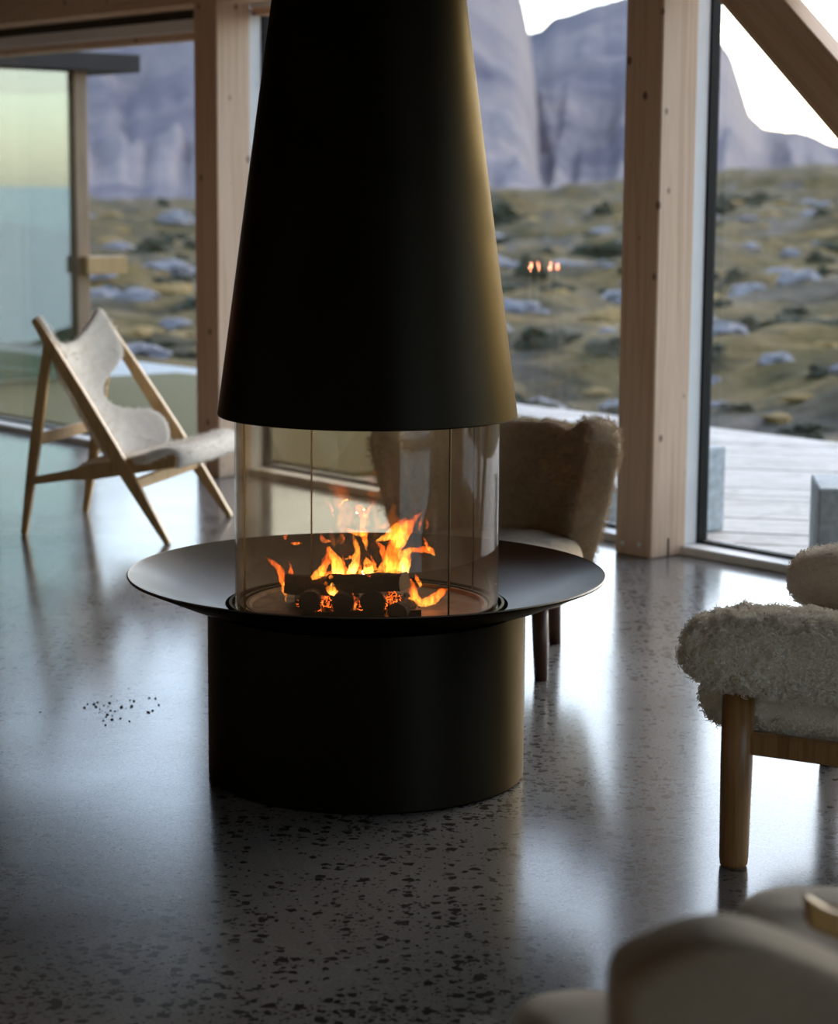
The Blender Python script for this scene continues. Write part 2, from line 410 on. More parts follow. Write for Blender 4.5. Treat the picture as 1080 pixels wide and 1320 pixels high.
def clip(poly, a, b, c):
    """keep a*x+b*y<=c"""
    out = []
    for i in range(len(poly)):
        p, q = poly[i], poly[(i + 1) % len(poly)]; dp, dq = a * p[0] + b * p[1] - c, a * q[0] + b * q[1] - c
        if dp <= 0: out.append(p)
        if dp * dq < 0:
            t = dp / (dp - dq); out.append((p[0] + (q[0] - p[0]) * t, p[1] + (q[1] - p[1]) * t))
    return out
# posts every 3 m, brace from post head to the next post's foot, head beam over the glass
posts = [-9.0, -6.1, -3.1, -.1, 2.9, 5.9, 8.9]
for i, uc in enumerate(posts):
    p = wbox('timber_post', (uc - .1, -.2, 0), (uc + .1, 0, CEIL), 'spruce', bev=.005)
    tag(p, {3: 'square pale spruce post with knots between window and diagonal brace',
            2: 'square pale spruce post behind the sheepskin sling chair'}.get(i, 'square spruce post farther along the glazed wall'), 'post',
        'timber posts of the glazed wall')
    if i not in (2, 3): p['label'] = 'square spruce post farther along the glazed wall'
bl = wbox('steel_slot_plate', (-.005, -.104, 0.0), (.0015, -.096, .075), 'black_gasket', bev=0)
bl.parent = [o for o in col.objects if o.name == 'timber_post.003'][0]
for (uu, zz) in ((-.155, .045), (-.065, .05)):
    bo = tube('bolt_head', [W(uu, -.002, zz), W(uu, .004, zz)], .011, 'grey_sill', bl.parent, seg=12)
def brace(u_top, lab):
    s = -.887; L = 2.62
    # lower edge passes (u_top+.272, 2.142)
    z0 = 2.142 + .272 * .887
    vert = .2 / math.cos(math.atan(.887))
    pts = [(u_top + .0, z0), (u_top + 2.69, z0 + s * 2.69), (u_top + 2.8, z0 + s * 2.69 + .02), (u_top + 2.8, z0 + s * 2.8 + vert), (u_top + .0, z0 + vert)]
    pts = clip(clip(clip([(a, max(.0, z)) for a, z in pts], 0, 1, 2.335), -1, 0, -(u_top + .004)), 1, 0, u_top + 2.795)
    o = prism('timber_brace', pts, U, (0, 0, 1), O + Nn * (-.13), Nn * .11, 'spruce_brace', bev=.004, seg=1)
    return tag(o, lab, 'brace')
brace(0, 'diagonal spruce brace slanting down across the window beside the knotted post')
brace(-6.0, 'diagonal spruce brace inside the bay behind the sheepskin sling chair') if False else None
for i in range(len(posts) - 1):
    hb = wbox('head_beam', (posts[i] + .102, -.19, 2.345), (posts[i + 1] - .102, -.02, 2.75), 'spruce_beam', bev=.006)
    tag(hb, 'horizontal spruce beam above the window, spanning between two posts', 'beam', 'beams above the windows')


# windows: one per bay
for i in range(len(posts) - 1):
    a, b = posts[i] + .09, posts[i + 1] - .09
    w = empty('window_%d' % (i + 1)); struct(w)
    wbox('sill', (a - .02, -.40, 0), (b + .02, -.177, .036), 'grey_sill', w, .004)
    hz = 0 if i < 2 else .09                      # the bays from the far post on have a higher head
    wbox('head_frame', (a, -.30, 2.237 + hz), (b, -.205 if hz else -.18, 2.298 + hz * .7), 'white_frame', w, .003)
    wbox('head_lip', (a, -.32, 2.20 + hz), (b, -.22, 2.237 + hz), 'spruce_beam', w, .003)
    wbox('blind_slot', (a, -.32, 2.298 + hz * .7), (b, -.24, 2.366), 'dark_gap', w, 0)
    for k, (s, q) in enumerate(((a, 1), (b, -1))):
        lo, hi = sorted((s - .05 * q, s + .002 * q))
        wbox('jamb', (lo, -.275, .036), (hi, -.2, 2.237 + hz), 'white_frame', w, .003)
        lo, hi = sorted((s - .05 * q, s + .010 * q))
        wbox('gasket', (lo, -.33, .036), (hi, -.275, 2.237 + hz), 'black_gasket', w, .002)
    wbox('bottom_gasket', (a, -.33, .036), (b, -.285, .048), 'black_gasket', w, 0)
    wbox('glass_pane', (a, -.327, .046), (b, -.297, 2.215 + hz), 'window_glass', w, 0)

# ------------------------------------------------------------------ fireplace
FX, FY = -.128, 5.216
fp = empty('fireplace', (FX, FY, 0)); tag(fp, 'round black steel fireplace with conical hood, dish and smoked glass cylinder', 'fireplace')
HOODB = .90
lathe('base', [(0, .002), (.392, .002), (.395, .006), (.395, .425), (.36, .425), (.36, .40), (0, .40)], 'black_steel', fp)
pl = lathe('dish', [(.351, .432), (.47, .462), (.586, .508), (.589, .512), (.592, .509), (.590, .505), (.475, .455), (.40, .434), (.351, .424)], 'plate_steel', fp, seg=128, closed_prof=True, sharp=60)
lathe('channel', [(.351, .43), (.351, .395), (.300, .395), (.300, .418)], 'iron_grate', fp)
lathe('glass_track', [(.342, .425), (.342, .436), (.335, .436), (.335, .418), (.315, .418), (.315, .434), (.306, .434), (.306, .41), (.342, .41)], 'black_steel', fp, closed_prof=True)
lathe('firebox_floor', [(0, .4245), (.285, .4245), (.292, .432), (.300, .432), (.300, .41), (0, .41)], 'firebox_floor', fp)
# curved smoked glass panels; seam angles seen in the photo (from the camera side, clockwise)
seams = [math.radians(-90 + d) for d in (-64, 38, 124.5, 208)]
seams.append(seams[0] + 2 * PI)
for i in range(4):
    a0, a1 = seams[i] + .006, seams[i + 1] - .006
    lathe('glass_panel', [(.3225, .424), (.3265, .424), (.3265, 1.0), (.3225, 1.0)], 'smoked_glass', fp, seg=40, a0=a0, a1=a1, closed_prof=True, sharp=60)
    lathe('glass_seal', [(.3230, .424), (.3262, .424), (.3262, 1.0), (.3230, 1.0)], 'seam_bronze', fp, seg=2, a0=seams[i] - .0052, a1=seams[i] - .0005, closed_prof=True)
    lathe('glass_edge', [(.3228, .424), (.3268, .424), (.3268, 1.0), (.3228, 1.0)], 'brass', fp, seg=2, a0=seams[i] + .0005, a1=seams[i] + .0045, closed_prof=True)
lathe('hood', [(.355, .905), (.3655, .900), (.368, .903), (.232, 1.90), (.195, 2.17), (.185, 2.18), (.222, 1.90), (.358, .915)], 'black_steel', fp, seg=128, closed_prof=True)
lathe('flue', [(.19, 2.165), (.19, CEIL), (.18, CEIL), (.18, 2.165)], 'black_steel', fp, closed_prof=True)
# the dish takes plate_steel on top and the darker black_steel underneath
pl.data.materials.append(M['black_steel'])
for f in pl.data.polygons:
    if f.normal.z < .2: f.material_index = 1

# grate in the firebox
gx, gy = -.05, -.15           # relative to the fireplace axis
gr = empty('fire_grate', (FX - .005, FY - .03, .4245), math.radians(8)); tag(gr, 'low black iron log tray on the firebox floor', 'grate')
box('tray', (-.165, -.15, .0), (.12, .09, .010), 'iron_grate', gr, .002)
box('front_bar', (-.165, -.158, .0), (.12, -.15, .022), 'iron_grate', gr, .002)
for s in (-.16, .115): box('side_bar', (s - .006, -.15, .0), (s + .006, .09, .018), 'iron_grate', gr, .002)
for k in range(5): box('bar', (-.15 + k * .06, -.15, .010), (-.138 + k * .06, .09, .016), 'iron_grate', gr, .001)

# logs
def log(name, p0, p1, r, m_side, m_end, label, half=False, seed=0):
    P0, P1 = Vector(p0), Vector(p1); d = (P1 - P0).normalized(); a = d.cross(Vector((0, 0, 1))).normalized(); b = a.cross(d)
    bm = bmesh.new(); rings = []; K = 14; S = 18
    for i in range(K + 1):
        c = P0.lerp(P1, i / K); ring = []
        for k in range(S):
            an = 2 * PI * k / S; x, y = math.cos(an), math.sin(an)
            if half: y = max(y, -.35) if y < 0 else y; x *= 1.12
            q = c + (a * x + b * y) * r; nz = mnoise.noise(q * 26 + Vector((seed, 0, 0))) * .22 + mnoise.noise(q * 70) * .09
            ring.append(bm.verts.new(c + (a * x + b * y) * r * (1 + nz)))
        rings.append(ring)
    for i in range(K):
        for k in range(S): bm.faces.new((rings[i][k], rings[i][(k + 1) % S], rings[i + 1][(k + 1) % S], rings[i + 1][k]))
    e0 = bm.faces.new(rings[0][::-1]); e1 = bm.faces.new(rings[-1])
    bmesh.ops.recalc_face_normals(bm, faces=bm.faces)
    e0.material_index = e1.material_index = 1
    me = bpy.data.meshes.new(name); bm.to_mesh(me); bm.free()
    o = link(name, me, m_side); me.materials.append(M[m_end]); tag(o, label, 'log', 'logs in the fire')
    return o
# charred bark that glows in its cracks
def ember_mat(name, amt):
    m, t, b = mat(name)
    v = coords(t); vo = N(t, 'ShaderNodeTexVoronoi', feature='DISTANCE_TO_EDGE', i_Scale=70.0); t.links.new(v, vo.inputs['Vector'])
    n = N(t, 'ShaderNodeTexNoise', i_Scale=22.0, i_Detail=3.0); t.links.new(v, n.inputs[0])
    crack = ramp(t, [(.0, g(1)), (.10, g(0))], vo.outputs['Distance']); pat = ramp(t, [(.62 - amt, g(0)), (.80 - amt, g(1))], n.outputs[0])
    f = N(t, 'ShaderNodeMath', operation='MULTIPLY'); t.links.new(crack.outputs[0], f.inputs[0]); t.links.new(pat.outputs[0], f.inputs[1])
    s = N(t, 'ShaderNodeMath', operation='MULTIPLY'); t.links.new(f.outputs[0], s.inputs[0]); s.inputs[1].default_value = 2.2
    b.inputs['Base Color'].default_value = (.012, .010, .009, 1); b.inputs['Roughness'].default_value = .95
    b.inputs['Emission Color'].default_value = (1, .16, .02, 1); t.links.new(s.outputs[0], b.inputs['Emission Strength'])
    bump(t, b, vo.outputs['Distance'], .6, .004); M[name] = m
ember_mat('charred', -.06); ember_mat('ember', .22)
def at(px, py, y, dz=0): 
    p = on_y(px, py, y); return (p[0], p[1], p[2] + dz)
LY = FY - .11
log('split_log', at(426, 757, LY + .03), at(522, 754, LY - .045), .031, 'charred', 'fresh_log', 'split log with a pale cut end lying across the top', True, 1)
log('charred_log', at(366, 753, LY + .06), at(440, 757, LY + .08), .025, 'charred', 'char', 'blackened log lying beside the split log', False, 4)
log('short_log', at(398, 776, LY - .10), at(404, 772, LY + .12), .026, 'charred', 'char', 'short charred log end-on at the dish side of the tray', False, 8)
log('short_log', at(441, 778, LY - .11), at(444, 772, LY + .12), .025, 'charred', 'char', 'short charred log end-on under the middle of the fire', False, 12)
log('short_log', at(480, 778, LY - .10), at(484, 772, LY + .10), .029, 'charred', 'char', 'thick charred log end-on beneath the split log', False, 17)
log('leaning_log', at(512, 790, LY - .09), at(530, 780, LY + .05), .022, 'charred', 'fresh_log', 'thin half-burnt log lying at the tray rim', True, 22)
# embers: a glowing bed under the logs
bm = bmesh.new()
for k in range(110):
    c = Vector((FX - .02 + random.uniform(-.14, .11), FY - .04 + random.uniform(-.13, .08), .437 + random.uniform(0, .022)))
    r = random.uniform(.006, .013)
    ico = bmesh.ops.create_icosphere(bm, subdivisions=1, radius=r, matrix=Matrix.Translation(c))
    for v in ico['verts']: v.co += Vector((random.uniform(-1, 1), random.uniform(-1, 1), random.uniform(-1, 1))) * r * .3
eb = bm_obj('ember_bed', bm, 'ember'); tag(eb, 'bed of glowing orange embers beneath the logs', 'embers', kind='stuff')

# flames: emitting gas inside closed tongues
def flame_mat(name, c_lo, c_hi, s_lo, s_hi):
    m = bpy.data.materials.new(name); m.use_nodes = True; t = m.node_tree
    t.nodes.remove(t.nodes['Principled BSDF'])
    tc = N(t, 'ShaderNodeTexCoord'); sp = N(t, 'ShaderNodeSeparateXYZ'); t.links.new(tc.outputs['Generated'], sp.inputs[0])
    nz = N(t, 'ShaderNodeTexNoise', i_Scale=38.0, i_Detail=2.0); t.links.new(tc.outputs['Object'], nz.inputs[0])
    ad = N(t, 'ShaderNodeMath', operation='MULTIPLY_ADD'); t.links.new(nz.outputs[0], ad.inputs[0]); ad.inputs[1].default_value = .5; t.links.new(sp.outputs[2], ad.inputs[2])
    rc = ramp(t, [(.2, c_lo), (.75, c_hi)], ad.outputs[0])
    rs = ramp(t, [(.2, g(1)), (1.0, g(s_hi / s_lo))], ad.outputs[0])
    st0 = N(t, 'ShaderNodeMath', operation='MULTIPLY'); t.links.new(rs.outputs[0], st0.inputs[0]); st0.inputs[1].default_value = s_lo
    mp = N(t, 'ShaderNodeMapping'); mp.inputs['Scale'].default_value = (95, 95, 26); t.links.new(tc.outputs['Object'], mp.inputs[0])
    n2 = N(t, 'ShaderNodeTexNoise', i_Scale=1.0, i_Detail=3.0, i_Distortion=1.5); t.links.new(mp.outputs[0], n2.inputs[0])
    fil = ramp(t, [(.36, g(.12)), (.52, g(.8)), (.66, g(1.9))], n2.outputs[0])
    st = N(t, 'ShaderNodeMath', operation='MULTIPLY'); t.links.new(st0.outputs[0], st.inputs[0]); t.links.new(fil.outputs[0], st.inputs[1])
    e = N(t, 'ShaderNodeEmission'); t.links.new(rc.outputs[0], e.inputs[0]); t.links.new(st.outputs[0], e.inputs[1])
    t.links.new(e.outputs[0], t.nodes['Material Output'].inputs['Volume']); M[name] = m
    m.cycles.volume_step_rate = .3
flame_mat('flame_gas', (1, .40, .05), (1, .15, .010), 95, 40)
flame_mat('flame_core', (1, .56, .14), (1, .26, .025), 170, 60)
flame_mat('flame_wisp', (1, .28, .05), (1, .15, .03), 45, 22)
fire = empty('fire', (FX - .02, FY - .06, .45)); tag(fire, 'orange and yellow flames rising from the logs inside the glass', 'fire')
def flame(path, widths, dy, m='flame_gas', bulge=.55):
    """tongue along a traced path (px), at its own depth in the fire; half-widths in px; swings in depth as it rises"""
    P = []; R = []
    k = len(path); ph = random.uniform(0, 6)
    # resample smoothly
    n = 22
    for i in range(n + 1):
        f = i / n * (k - 1); j = min(int(f), k - 2); q = f - j
        def cr(a, b, c, d, q): return .5 * ((2 * b) + (-a + c) * q + (2 * a - 5 * b + 4 * c - d) * q * q + (-a + 3 * b - 3 * c + d) * q ** 3)
        idx = [max(0, min(k - 1, j + o)) for o in (-1, 0, 1, 2)]
        x = cr(*[path[a][0] for a in idx], q); y = cr(*[path[a][1] for a in idx], q); w = cr(*[widths[a] for a in idx], q)
        yy = FY + dy + .012 * math.sin(ph + i * .35)
        p = on_y(x, y, yy); P.append(Vector(p) - fire.location); R.append(max(.4, w) / F_PX * yy * 1.0)
    bm = tube('', P, R, None, seg=12, flat=1.0, up=(0, 1, 0), ret=True)
    # cross axis along depth: squeeze a little
    for v in bm.verts:
        v.co += Vector((mnoise.noise(v.co * 60), mnoise.noise(v.co * 60 + Vector((5, 5, 5))), 0)) * .004 + Vector((mnoise.noise(v.co * 150), 0, mnoise.noise(v.co * 130))) * .0025
    return bm_obj('flame', bm, m, fire, True)
def Z(x, y): return (330 + x / 4.154, 630 + y / 4.154)
def fl(pts, ws, dy, m='flame_gas'): flame([Z(*p) for p in pts], [w / 4.154 for w in ws], dy, m)
fl([(165, 605), (150, 540), (135, 450), (95, 400), (52, 368)], [3, 14, 22, 16, 2], -.06)
fl([(150, 520), (185, 475), (188, 430), (168, 380)], [14, 16, 10, 2], -.05)
fl([(300, 480), (340, 450), (375, 400), (385, 330), (388, 310)], [12, 26, 20, 10, 2], -.06)
fl([(440, 485), (440, 440), (430, 390), (400, 340), (388, 310)], [30, 36, 30, 18, 3], -.03, 'flame_core')
fl([(405, 520), (400, 480), (405, 450)], [9, 12, 3], -.11, 'flame_core')
fl([(455, 570), (420, 555), (390, 535), (368, 495)], [4, 22, 22, 2], -.12, 'flame_core')
fl([(510, 455), (530, 400), (545, 330), (525, 280), (520, 240)], [28, 24, 18, 12, 2], -.05, 'flame_core')
fl([(600, 450), (600, 410), (590, 365)], [34, 26, 3], -.05, 'flame_core')
fl([(640, 455), (625, 400), (615, 355)], [20, 14, 2], -.02)
fl([(445, 205), (500, 225), (560, 240), (605, 235)], [3, 12, 16, 4], -.03)
fl([(595, 330), (585, 280), (575, 240), (560, 190)], [3, 14, 22, 8], -.01)
fl([(570, 200), (572, 150), (560, 110), (535, 95)], [14, 18, 26, 6], .0, 'flame_wisp')
fl([(580, 150), (610, 100), (630, 50)], [18, 9, 2], .0, 'flame_wisp')
fl([(735, 450), (730, 390), (735, 330), (760, 280)], [42, 46, 40, 50], -.02)
fl([(670, 440), (690, 380), (680, 330), (645, 285)], [20, 14, 20, 6], -.03)
fl([(640, 280), (700, 255), (770, 215), (800, 150)], [4, 24, 44, 3], -.01)
fl([(760, 290), (800, 220), (840, 170), (900, 115)], [40, 38, 18, 2], .0)
fl([(800, 450), (800, 390), (810, 340), (850, 318)], [22, 30, 24, 5], -.04, 'flame_core')
fl([(840, 330), (890, 325), (935, 330), (955, 362)], [12, 18, 18, 2], -.03)
fl([(930, 325), (910, 290), (895, 258)], [12, 8, 2], -.02)
fl([(870, 220), (880, 180), (890, 150)], [3, 8, 2], .01, 'flame_wisp')
fl([(912, 215), (915, 185), (912, 160)], [3, 8, 2], .01, 'flame_wisp')
fl([(820, 480), (845, 560), (880, 610), (950, 590), (1000, 550), (1025, 540)], [8, 22, 24, 28, 20, 3], -.10)
fl([(825, 600), (850, 560), (835, 500), (822, 480)], [14, 18, 8, 3], -.10)
fl([(885, 520), (865, 490), (848, 455)], [10, 12, 2], -.08)
fl([(620, 690), (680, 690), (735, 640), (755, 600)], [3, 12, 14, 3], -.17)
fl([(350, 235), (360, 275), (405, 280)], [3, 14, 3], -.02, 'flame_wisp')
fl([(385, 75), (405, 110), (415, 150)], [2, 8, 2], .02, 'flame_wisp')
fl([(185, 292), (212, 293), (242, 290)], [2, 9, 3], -.02)
fl([(155, 270), (160, 255), (158, 240)], [4, 9, 2], -.02, 'flame_wisp')
fl([(470, 470), (480, 430), (470, 395), (462, 350)], [10, 12, 8, 2], .02)
fl([(560, 455), (556, 420), (566, 380)], [12, 10, 2], .03)
fl([(690, 455), (705, 420), (690, 385), (700, 350)], [14, 12, 8, 2], .04)
fl([(350, 470), (362, 430), (352, 395), (366, 365)], [14, 12, 8, 2], .01)
fl([(770, 440), (782, 395), (770, 350), (788, 300)], [12, 14, 10, 2], -.07, 'flame_core')
fl([(455, 300), (470, 270), (452, 245)], [3, 8, 2], .02, 'flame_wisp')
fl([(480, 375), (505, 368), (530, 355)], [3, 9, 4], -.05)
fl([(660, 215), (690, 200), (715, 165)], [3, 10, 2], .0, 'flame_wisp')
fl([(330, 460), (400, 455), (480, 455), (560, 460)], [8, 16, 16, 8], -.04)
fl([(300, 600), (360, 590), (380, 660)], [10, 20, 8], -.12, 'flame_wisp')
fl([(500, 600), (530, 590), (530, 650)], [10, 16, 8], -.12, 'flame_wisp')
fl([(650, 570), (710, 590), (735, 630)], [6, 12, 6], -.13, 'flame_wisp')

# ------------------------------------------------------------------ sheepskin sling chair (far left)
KC = Vector((-1.257, 9.087, 0)); kf = Vector((.970, -.244, 0)).normalized(); kw = Vector((-kf.y, kf.x, 0))
kc = empty('sling_chair', KC, math.atan2(kf.y, kf.x)); tag(kc, 'low oak-framed easy chair with grey-cream sheepskin back and seat', 'chair')
# local axes: x forward, y to the chair's left, z up
def bar(name, p0, p1, wid, thk, m, parent, side=(0, 1, 0), bev=.004):
    """flat bar from p0 to p1; wid list in the plane across side, thk along side"""
    P0, P1 = Vector(p0), Vector(p1); K = len(wid); d = (P1 - P0).normalized(); s = Vector(side); s = (s - d * s.dot(d)).normalized(); a = s.cross(d)
    bm = bmesh.new(); rings = []
    for i, w in enumerate(wid):
        c = P0.lerp(P1, i / (K - 1)); t = thk[i] if hasattr(thk, '__len__') else thk
        rings.append([bm.verts.new(c + a * w / 2 * x + s * t / 2 * y) for x, y in ((-1, -1), (1, -1), (1, 1), (-1, 1))])
    for i in range(K - 1):
        for k in range(4): bm.faces.new((rings[i][k], rings[i][(k + 1) % 4], rings[i + 1][(k + 1) % 4], rings[i + 1][k]))
    bm.faces.new(rings[0][::-1]); bm.faces.new(rings[-1])
    bmesh.ops.recalc_face_normals(bm, faces=bm.faces)
    ed = [e for e in bm.edges if e.calc_face_angle(0) > .6]
    bmesh.ops.bevel(bm, geom=ed, offset=bev, segments=2, affect='EDGES')
    return bm_obj(name, bm, m, parent)
for s in (-1, 1):
    bar('side_board', (.335, s * .385, 0), (-.262, s * .333, .905), [.024, .040, .052, .056, .054, .048, .040, .030], .030, 'oak', kc)
    bar('rear_leg', (-.332, s * .326, 0), (-.205, s * .333, .80), [.024, .036, .046, .046, .042, .034], .028, 'oak', kc)
    prism('seat_rail', [(-.29, .215), (-.10, .245), (-.06, .245), (.0, .25), (.36, .315), (.365, .36), (.34, .368), (0, .318), (-.07, .30), (-.105, .283), (-.28, .25)],
          (1, 0, 0), (0, 0, 1), (0, s * .352 - .013, 0), (0, .026, 0), 'oak', kc, .004, 1)
bar('back_cross_rail', (-.262, -.33, .405), (-.262, .33, .405), [.05, .05, .05], .022, 'oak', kc, side=(1, 0, 0))
bar('front_cross_rail', (.185, -.37, .240), (.185, .37, .240), [.045, .05, .045], .022, 'oak', kc, side=(1, 0, 0))
# upholstered back: one shell with elbow cut-outs and a dipped top edge
tb = Vector((-.5515, 0, .834)); nb = Vector((.834, 0, .5515))
zs = [.325, .335, .36, .40, .44, .475, .505, .53, .56, .60, .635, .665, .69, .715, .76, .81, .86, .90, .925]
hw = [.20, .255, .305, .325, .325, .315, .27, .20, .150, .135, .150, .20, .275, .325, .335, .338, .340, .338, .325]
NW = 22
vs_, fs = [], []
for i, (z, h) in enumerate(zip(zs, hw)):
    for k in range(NW + 1):
        q = -1 + 2 * k / NW; y = q * h
        deep = .165 - .06 * max(0, min(1, (z - .62) / .25))
        rec = -deep * (1 - (y / .345) ** 2) + .022
        zt = z
        if z > .72: zt -= .105 * (1 - (y / .34) ** 2) * ((z - .72) / .205) ** 1.3
        if z < .37: zt += 0
        base = Vector((.335, 0, 0)) + tb * (zt / .834)
        p = base + nb * rec; vs_.append((p.x, y, p.z))
for i in range(len(zs) - 1):
    for k in range(NW): fs.append((i * (NW + 1) + k, i * (NW + 1) + k + 1, (i + 1) * (NW + 1) + k + 1, (i + 1) * (NW + 1) + k))
def soft_shell(name, vs_, fs, m, parent, thick, sub=2, offset=0.0):
    o = mesh(name, vs_, fs, m, parent, True)
    md = o.modifiers.new('thickness', 'SOLIDIFY'); md.thickness = thick; md.offset = offset
    md2 = o.modifiers.new('soft', 'SUBSURF'); md2.levels = sub; md2.render_levels = sub
    return o
kb = soft_shell('backrest', vs_, fs, 'grey_fleece', kc, .036)
pile('backrest_wool', kb, 'curl', kc, 9000, .010, .0007, .003, 30)
# seat: padded shell sloping up to a rolled front edge
vs_, fs = [], []
ss = [(-.10, .285), (-.06, .292), (.0, .305), (.08, .320), (.16, .338), (.24, .357), (.31, .374), (.36, .385), (.395, .384), (.412, .368), (.412, .342), (.398, .322)]
for i, (x, z) in enumerate(ss):
    hwid = .30 + .085 * min(1, max(0, (x + .1) / .35)); 
    if x > .33: hwid -= .35 * max(0, x - .33)
    for k in range(NW + 1):
        q = -1 + 2 * k / NW
        xx = x - (.055 * abs(q) ** 4 if i > 5 else 0)
        vs_.append((xx, q * hwid, z - .022 * (1 - q * q) * math.sin(min(1, i / 9) * PI) - .012 * abs(q) ** 6))
for i in range(len(ss) - 1):
    for k in range(NW): fs.append((i * (NW + 1) + k, i * (NW + 1) + k + 1, (i + 1) * (NW + 1) + k + 1, (i + 1) * (NW + 1) + k))
ks = soft_shell('seat', vs_, fs, 'grey_fleece', kc, .045)
pile('seat_wool', ks, 'curl', kc, 7000, .010, .0007, .003, 30)

# ------------------------------------------------------------------ rounded shearling chair behind the fireplace
pf = Vector((-.138, -.99, 0)).normalized(); pr_ = Vector((-pf.y, pf.x, 0))
PC = Vector((.405, 6.49, 0)) - Vector((.99, -.138, 0)) * .185
pc = empty('shearling_chair', PC, math.atan2(pf.y, pf.x)); tag(pc, 'low rounded honey-brown shearling chair with winged back behind the fireplace', 'chair')
for sx in (-1, 1):
    for sy in (-1, 1):
        tube('leg', [(sx * .265, sy * .185, 0), (sx * .255, sy * .18, .13), (sx * .25, sy * .175, .25)], [.020, .024, .026], 'walnut', pc)
softbox('seat', (.03, 0, .29), (.33, .29, .10), ((1, 0, 0), (0, 1, 0), (0, 0, 1)), 'honey_fleece', pc, e=(.55, .75), disp=.008, dscale=14, fine=.003)
vs_, fs = [], []
NP, NZ = 44, 18
for j in range(NZ + 1):
    v = j / NZ; z0 = .22 + .49 * v
    R = .27 + .075 * v ** .8; pm = math.radians(62 + 34 * v ** .9)
    for i in range(NP + 1):
        q = -1 + 2 * i / NP; ph = q * pm
        k = 1 + .05 * math.cos(2 * ph)
        x = -R * math.cos(ph) * .92 - .02 - .05 * v; y = R * math.sin(ph) * 1.0
        fold = -.045 * math.exp(-((abs(ph) - .82) / .16) ** 2) * v ** 2
        z = z0 + (.03 * math.exp(-((abs(ph) - 1.15) / .35) ** 2) - .10 * max(0, abs(ph) - 1.35) ** 1.0) * v ** 2 + fold * .6
        s = 1 + fold * .6
        vs_.append((x * s, y * s, z))
for j in range(NZ):
    for i in range(NP): fs.append((j * (NP + 1) + i, j * (NP + 1) + i + 1, (j + 1) * (NP + 1) + i + 1, (j + 1) * (NP + 1) + i))
pb = soft_shell('backrest', vs_, fs, 'honey_fleece', pc, .10, 2)
pile('backrest_wool', pb, 'honey_curl', pc, 26000, .014, .0006, .004, 34)

# ------------------------------------------------------------------ shearling armchair on the right
aw = Vector((.406, .914, 0)).normalized(); af = Vector((-aw.y, aw.x, 0))       # across (near to far), facing
LEG = Vector((.69, 4.476, 0))
AC = LEG + aw * .46 - af * .02
ac = empty('shearling_armchair', AC, math.atan2(af.y, af.x)); tag(ac, 'oak armchair with thick rolled cream shearling arms beside the window', 'chair')
# local: x facing, y = left of facing (= away from camera is -y)
NEAR, FAR = .46, -.46
if Vector((-af.y, af.x, 0)).dot(aw) > 0: NEAR, FAR = -.46, .46
for sy in (NEAR, FAR):
    for sx in (.02, -.58):
        tube('leg', [(sx, sy, 0), (sx, sy, .004), (sx, sy, .02), (sx, sy, .22), (sx, sy, .40)], [.026, .030, .0315, .0345, .035], 'oak_dark', ac, seg=24)
    bar('side_rail', (.02, sy, .278), (-.58, sy, .265), [.05, .05, .05], .024, 'oak_dark', ac)
bar('front_rail', (.015, NEAR, .262), (.015, FAR, .262), [.045, .05, .045], .024, 'oak_dark', ac, side=(1, 0, 0))
bar('rear_rail', (-.575, NEAR, .255), (-.575, FAR, .255), [.05, .05, .05], .024, 'oak_dark', ac, side=(1, 0, 0))
def arm_warp(q):
    return [q[0], q[1], q[2] * (1 - .06 * (q[0] / .4)) - .02 * (q[0] / .4) ** 2 * (q[0] > 0)]
for sy in (NEAR, FAR):
    big = sy == NEAR
    o = softbox('armrest', (-.265, sy, .482), (.40, .100, .086), ((1, 0, 0), (0, 1, 0), (0, 0, 1)), 'cream_fleece', ac, e=(.56, .36), nu=220 if big else 110, nv=90 if big else 44, disp=.006, dscale=22, fine=.010, fscale=95)
    pile('armrest_wool', o, 'curl', ac, 30000 if big else 16000, .0075, .0011, .0045, 120)
o = softbox('seat_cushion', (-.27, 0, .342), (.42, .435, .105), ((1, 0, 0), (0, 1, 0), (0, 0, 1)), 'cream_fleece', ac, e=(.8, .28), nu=240, nv=60, disp=.006, dscale=22, fine=.010, fscale=95)
pile('seat_wool', o, 'curl', ac, 26000, .0075, .0011, .0045, 120)
softbox('back_cushion', (-.66, 0, .60), (.10, .45, .26), ((1, 0, 0), (0, 1, 0), (0, 0, 1)), 'cream_fleece', ac, e=(.5, .4), disp=.012, dscale=24, fine=.003)

# ------------------------------------------------------------------ foreground armchair, close to the camera
fc0 = Vector((.55, 2.25, 0)); fc = empty('upholstered_armchair', fc0); tag(fc, 'beige upholstered armchair with rounded back, close in front of the shearling armchair', 'chair')
def L(px, py, y): return Vector(on_y(px, py, y)) - fc0
by = 2.0
out_px = [(780, 1330), (779, 1262), (781, 1232), (790, 1214), (815, 1199), (855, 1181), (890, 1171), (925, 1168), (965, 1175), (1010, 1191), (1060, 1212), (1110, 1236), (1150, 1262), (1170, 1330)]
top = [L(a, b, by) for a, b in out_px]
poly = [(p.x, p.z) for p in top]
poly = [(poly[0][0], .30)] + poly + [(poly[-1][0], .30)]
bm = bmesh.new()
f0 = [bm.verts.new((x, by - fc0.y - .11, z)) for x, z in poly]; f1 = [bm.verts.new((x, by - fc0.y, z)) for x, z in poly]
bm.faces.new(f0); bm.faces.new(f1[::-1])
for i in range(len(poly)): bm.faces.new((f0[i], f0[(i + 1) % len(poly)], f1[(i + 1) % len(poly)], f1[i]))
bmesh.ops.recalc_face_normals(bm, faces=bm.faces)
bmesh.ops.bevel(bm, geom=[e for e in bm.edges if e.calc_face_angle(0) > .9], offset=.022, segments=5, affect='EDGES', profile=.5)
o = bm_obj('backrest', bm, 'beige_cloth', fc, True)
p = L(735, 1330, 2.35)
